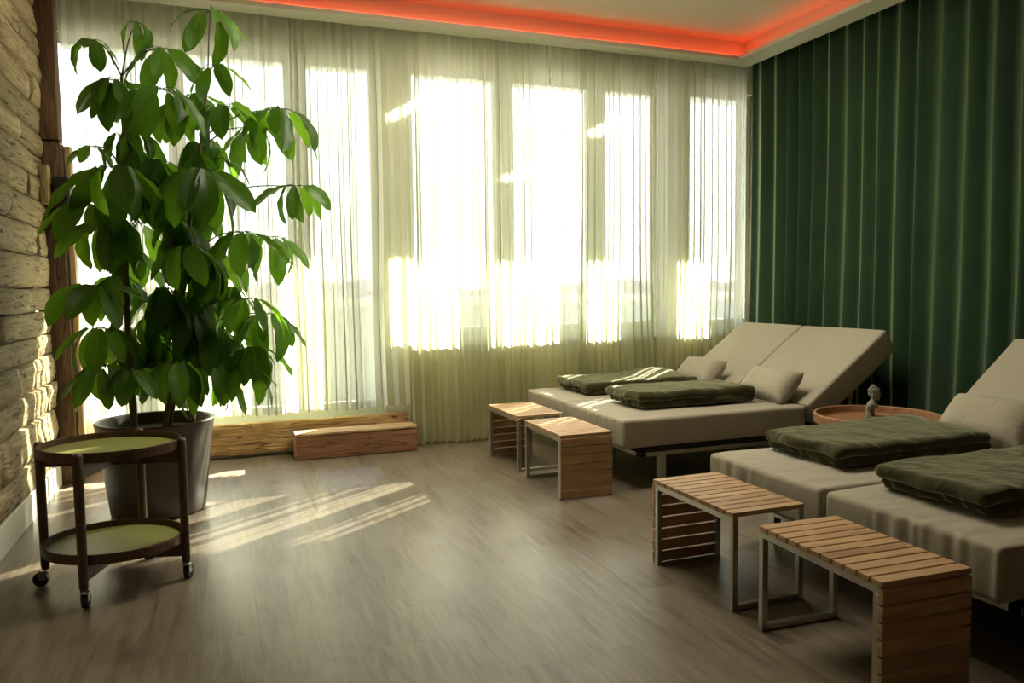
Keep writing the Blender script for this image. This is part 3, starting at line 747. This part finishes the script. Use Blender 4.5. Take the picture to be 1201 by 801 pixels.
# local +x is where the face looks
link('plinth', boxm('plinth', -0.028, 0.044, -0.032, 0.032, 0, 0.045, 0.003), M_stone, bu)
bm = bmesh.new()
ball(bm, Vector((-0.022, 0, 0.045)), 0.026, 0.034, 0.046); ball(bm, Vector((-0.020, 0, 0.085)), 0.022, 0.034, 0.032)
ball(bm, Vector((-0.010, 0, 0.110)), 0.026, 0.046, 0.020); ball(bm, Vector((-0.008, -0.040, 0.106)), 0.018, 0.017, 0.019)
ball(bm, Vector((-0.008, 0.040, 0.106)), 0.018, 0.017, 0.019); ball(bm, Vector((-0.012, 0, 0.020)), 0.024, 0.036, 0.024)
ball(bm, Vector((-0.004, 0, 0.130)), 0.016, 0.016, 0.024); ball(bm, Vector((0.006, 0, 0.104)), 0.018, 0.034, 0.016)
o = link('torso', fin(bm, 'torso', True), M_stone, bu)
md_ = o.modifiers.new('join', 'REMESH'); md_.mode = 'VOXEL'; md_.voxel_size = 0.0035; md_.use_smooth_shade = True
bm = bmesh.new()
ball(bm, Vector((0.002, 0, 0.170)), 0.028, 0.025, 0.033); ball(bm, Vector((0.010, 0, 0.152)), 0.018, 0.017, 0.018)
ball(bm, Vector((0.029, 0, 0.164)), 0.0065, 0.005, 0.011); ball(bm, Vector((0.024, 0, 0.151)), 0.006, 0.009, 0.003)
ball(bm, Vector((0.026, 0, 0.146)), 0.005, 0.008, 0.003); ball(bm, Vector((0.022, 0, 0.138)), 0.008, 0.009, 0.006)
for s in (-1, 1):
    ball(bm, Vector((0.0, s*0.0265, 0.158)), 0.007, 0.004, 0.019); ball(bm, Vector((0.0245, s*0.010, 0.170)), 0.004, 0.007, 0.003)
    ball(bm, Vector((0.0235, s*0.010, 0.177)), 0.005, 0.009, 0.0025)
o = link('head', fin(bm, 'head', True), M_stone, bu)
md_ = o.modifiers.new('join', 'REMESH'); md_.mode = 'VOXEL'; md_.voxel_size = 0.0022; md_.use_smooth_shade = True
bm = bmesh.new(); ball(bm, Vector((-0.002, 0, 0.186)), 0.030, 0.028, 0.022); ball(bm, Vector((-0.006, 0, 0.207)), 0.016, 0.015, 0.015); ball(bm, Vector((-0.016, 0, 0.172)), 0.017, 0.023, 0.024)
for ring in range(4):
    for k in range(12):
        a = 2*PI*k/12+ring*0.3; zz = 0.186+0.022*math.sin(ring*0.42); rr = math.cos(ring*0.42)
        if math.cos(a) > 0.6 and ring == 0: continue
        ball(bm, Vector((-0.002+0.030*rr*math.cos(a), 0.028*rr*math.sin(a), zz)), 0.0045, 0.0045, 0.0045, 8)
link('hair', fin(bm, 'hair', True), M_stone, bu)

# ================================================================== POTTED TREE
pt = thing('potted_umbrella_tree', 'tall umbrella tree with drooping green leaves in a taupe pot', 'plant', (-0.36, 4.80, 0))
bm = bmesh.new()
lathe(bm, [(0, 0.002), (0.235, 0.002), (0.25, 0.014), (0.27, 0.18), (0.300, 0.43), (0.311, 0.515), (0.315, 0.526), (0.308, 0.532), (0.296, 0.530), (0.290, 0.52), (0.286, 0.46), (0, 0.46)], 64)
link('pot', fin(bm, 'pot', False), M_pot, pt)
pt.children[0].data.polygons.foreach_set('use_smooth', [True]*len(pt.children[0].data.polygons))
bm = bmesh.new(); lathe(bm, [(0, 0.462), (0.15, 0.47), (0.285, 0.463), (0.285, 0.4605), (0, 0.4605)], 40)
for v in bm.verts: v.co.z += 0.006*nz(v.co.x*20, v.co.y*20, 0)*(v.co.z > 0.461)
link('soil', fin(bm, 'soil', True), M_soil, pt)
O = Vector((-0.36, 4.80, 0))
trunks = [([(-0.463, 4.75, 0.44), (-0.471, 4.76, 0.742), (-0.478, 4.78, 1.074), (-0.471, 4.8, 1.453), (-0.462, 4.78, 1.918), (-0.452, 4.8, 2.43)], 0.021, 0.009),
          ([(-0.322, 4.85, 0.44), (-0.261, 4.85, 0.77), (-0.207, 4.85, 1.113), (-0.168, 4.83, 1.406), (-0.116, 4.8, 1.792), (-0.048, 4.8, 2.177), (-0.01, 4.79, 2.48)], 0.018, 0.007),
          ([(-0.17, 4.9, 0.44), (-0.141, 4.95, 0.753), (-0.137, 4.95, 1.108), (-0.111, 4.95, 1.31), (-0.02, 4.95, 1.46)], 0.012, 0.006),
          ([(-0.30, 4.93, 0.44), (-0.235, 4.92, 0.77), (-0.18, 4.90, 1.113), (-0.13, 4.86, 1.45)], 0.014, 0.007)]
def interp(pts, m=6):
    out = []
    for i in range(len(pts)-1):
        p0, p1, p2, p3 = [Vector(pts[max(0, min(len(pts)-1, i+d))]) for d in (-1, 0, 1, 2)]
        for k in range(m):
            t = k/m; out.append(0.5*((2*p1)+(-p0+p2)*t+(2*p0-5*p1+4*p2-p3)*t*t+(-p0+3*p1-3*p2+p3)*t**3))
    out.append(Vector(pts[-1])); return out
tpts = []
for (pts, ra, rb) in trunks:
    ip = interp(pts); n = len(ip); tpts += ip
    rr = [(ra+(rb-ra)*i/(n-1))*(1+0.10*math.sin(i*2.1)) for i in range(n)]
    bm = bmesh.new(); tube(bm, [p-O for p in ip], rr, 10); link('trunk', fin(bm, 'trunk', True), M_trunk, pt)

def leaf_mesh(seed, wide, bend):
    bm = bmesh.new(); nu, nv = 9, 3; G = []
    rnd = random.Random(seed)
    for i in range(nu+1):
        t = i/nu; wdt = wide*max(0.02, math.sin(PI*min(1, (t**1.12)*0.965+0.03)))**0.62
        if i == nu: wdt = 0.004
        a = bend*t; cx_ = math.sin(bend*t)/bend; cz_ = -(1-math.cos(bend*t))/bend
        row = []
        for j in range(-nv, nv+1):
            s = j/nv; yv = s*wdt/2
            zz = cz_+abs(s)**1.2*wdt*0.20-0.0 + 0.018*math.sin(i*1.9+seed+j*0.3)*abs(s)**2
            row.append(bm.verts.new((cx_, yv, zz-0.10*(s*s)*wdt)))
        G.append(row)
    for a, b in zip(G, G[1:]):
        for j in range(2*nv): bm.faces.new((a[j], a[j+1], b[j+1], b[j]))
    return fin(bm, 'leaf', True)
leafs = [leaf_mesh(k, w_, b_) for k, (w_, b_) in enumerate(((0.36, 0.7), (0.40, 1.0), (0.34, 0.5), (0.41, 1.2), (0.38, 0.35)))]
WH = [(0.017, 4.75, 2.81, 8, 0.271, 62), (-0.374, 4.9, 2.755, 6, 0.169, 60), (-0.576, 4.7, 2.583, 7, 0.177, 65), (-0.238, 4.7, 2.571, 7, 0.236, 60), (0.028, 4.6, 2.482, 5, 0.205, 55), (-0.473, 4.6, 2.359, 7, 0.227, 50), (-0.234, 4.45, 2.298, 8, 0.285, 62), (-0.069, 4.9, 2.38, 7, 0.242, 60), (0.063, 4.6, 2.265, 7, 0.252, 60), (0.356, 4.55, 2.256, 9, 0.288, 62), (0.227, 4.75, 2.184, 7, 0.279, 65), (-0.457, 4.6, 2.079, 4, 0.132, 60), (-0.607, 4.75, 2.035, 5, 0.153, 55), (-0.463, 4.4, 1.88, 9, 0.357, 70), (-0.064, 4.4, 1.88, 9, 0.349, 66), (0.037, 4.8, 2.009, 5, 0.216, 40), (0.426, 4.5, 1.83, 7, 0.233, 60), (-0.325, 5.0, 2.004, 7, 0.292, 60), (-0.749, 4.6, 1.728, 8, 0.259, 65), (-0.726, 4.8, 1.627, 7, 0.281, 65), (-0.407, 5.0, 1.649, 7, 0.316, 65), (-0.144, 4.5, 1.486, 8, 0.268, 68), (0.142, 4.6, 1.579, 8, 0.289, 65), (0.31, 4.9, 1.572, 7, 0.313, 65), (0.003, 5.1, 1.467, 7, 0.308, 60), (-0.664, 4.55, 1.288, 8, 0.268, 65), (-0.521, 4.9, 1.337, 7, 0.284, 65), (-0.281, 4.9, 1.237, 7, 0.29, 55), (-0.006, 5.05, 1.206, 7, 0.306, 60), (0.148, 4.5, 1.208, 8, 0.276, 62), (0.255, 4.7, 1.116, 7, 0.291, 72), (-0.655, 4.7, 1.059, 8, 0.279, 68), (-0.482, 5.05, 1.038, 7, 0.296, 60), (-0.209, 5.1, 0.96, 7, 0.295, 60), (0.032, 4.75, 0.987, 8, 0.28, 68), (0.188, 4.6, 0.927, 8, 0.275, 70), (-0.624, 4.55, 0.864, 8, 0.254, 68), (-0.438, 4.5, 0.85, 7, 0.211, 60), (-0.229, 4.45, 0.877, 8, 0.265, 74), (-0.063, 4.6, 0.832, 8, 0.297, 72), (0.116, 4.6, 0.824, 7, 0.259, 70)]
random.seed(77); nleaf = 0
for (hx, hy, hz, n, Ln, dr) in WH:
    hx = max(hx, -0.60-0.06*(Ln < 0.2)); hub = Vector((hx, hy, hz))
    # the trunk point a little below and nearest
    cand = [p for p in tpts if p.z < max(hz-0.02, 0.6)] or tpts
    base = min(cand, key=lambda p: (Vector((p.x, p.y, 0))-Vector((hx, hy, 0))).length+abs(p.z-(hz-0.14))*1.4)
    mid = (base+hub)/2+Vector((0, 0, 0.05))
    path = interp([base, mid, hub], 5)
    bm = bmesh.new(); tube(bm, [p-hub for p in path], [0.0048-0.0022*i/(len(path)-1) for i in range(len(path))], 6)
    rots = []
    a0 = random.random()*6.28
    for k in range(n):
        az = a0+2*PI*k/n+random.uniform(-0.25, 0.25); d = rad(dr-14+random.uniform(-24, 16))
        if k % 3 == 0 and n > 5: d -= rad(14)
        st_ = 0.065*Ln/0.28
        tip = Vector((math.cos(az)*st_, math.sin(az)*st_, -0.004+random.uniform(-0.008, 0.006)))
        tube(bm, [(0, 0, 0), tip*0.6+Vector((0, 0, 0.006)), tip], 0.0018, 5)
        rots.append((az, d, tip))
    sk = link('leaf_stalk', fin(bm, 'stalk', True), M_stalk, pt, loc=hub-O)
    for az, d, tip in rots:
        if nleaf >= 299: break
        o = link('leaf', leafs[nleaf % 5], M_leaf, sk, loc=tip); nleaf += 1
        o.rotation_euler = (Matrix.Rotation(az, 3, 'Z') @ Matrix.Rotation(d, 3, 'Y') @ Matrix.Rotation(random.uniform(-0.7, 0.7), 3, 'X')).to_euler()
        s = Ln*random.uniform(0.78, 1.08); o.scale = (s, s, s)

# the leaves deeper in the crown, past the first 300, as one part
random.seed(91); bm = bmesh.new(); sb = bmesh.new()
for q in range(38):
    zz = random.uniform(0.78, 2.35); tp = min(tpts[:31], key=lambda p: abs(p.z-zz))
    wdt = 0.34 if zz < 1.75 else 0.26
    hub = Vector((-0.26+random.uniform(-1, 1)*wdt, 4.78+random.uniform(-0.22, 0.25), zz))
    if hub.y < 4.85 and zz < 1.5 and abs(hub.x+0.47) < 0.16: hub.y = 5.05
    base = min(tpts, key=lambda p: (Vector((p.x, p.y, 0))-Vector((hub.x, hub.y, 0))).length+abs(p.z-(zz-0.1))*1.4)
    tube(sb, [p-O for p in interp([base, (base+hub)/2+Vector((0, 0, 0.04)), hub], 3)], 0.003, 5)
    n = random.choice((6, 7, 8)); a0 = random.random()*6.28
    for k in range(n):
        az = a0+2*PI*k/n+random.uniform(-.3, .3); d = rad(random.uniform(40, 80)); s = random.uniform(0.2, 0.29)
        m_ = Matrix.Translation(hub-O+Vector((math.cos(az)*0.03, math.sin(az)*0.03, 0))) @ (Matrix.Rotation(az, 4, 'Z') @ Matrix.Rotation(d, 4, 'Y') @ Matrix.Rotation(random.uniform(-.5, .5), 4, 'X')) @ Matrix.Scale(s, 4)
        me = leafs[(q+k) % 5].copy(); me.transform(m_); bm.from_mesh(me); bpy.data.meshes.remove(me)
link('inner_leaves', fin(bm, 'inner_leaves', True), M_leaf, pt, kind='stuff')
link('inner_stalks', fin(sb, 'inner_stalks', True), M_stalk, pt, kind='stuff')

# glowing panel added with the overhead fill light, out of view
lm = thing('overhead_fill_panel', 'flat glowing panel added as overhead fill in the middle of the room, above the view', 'lamp', (1.8, 4.2, 3.38))
link('glow_panel', boxm('glow_panel', -1.0, 1.0, -0.5, 0.5, -0.06, -0.002, 0.004), M_fill, lm)
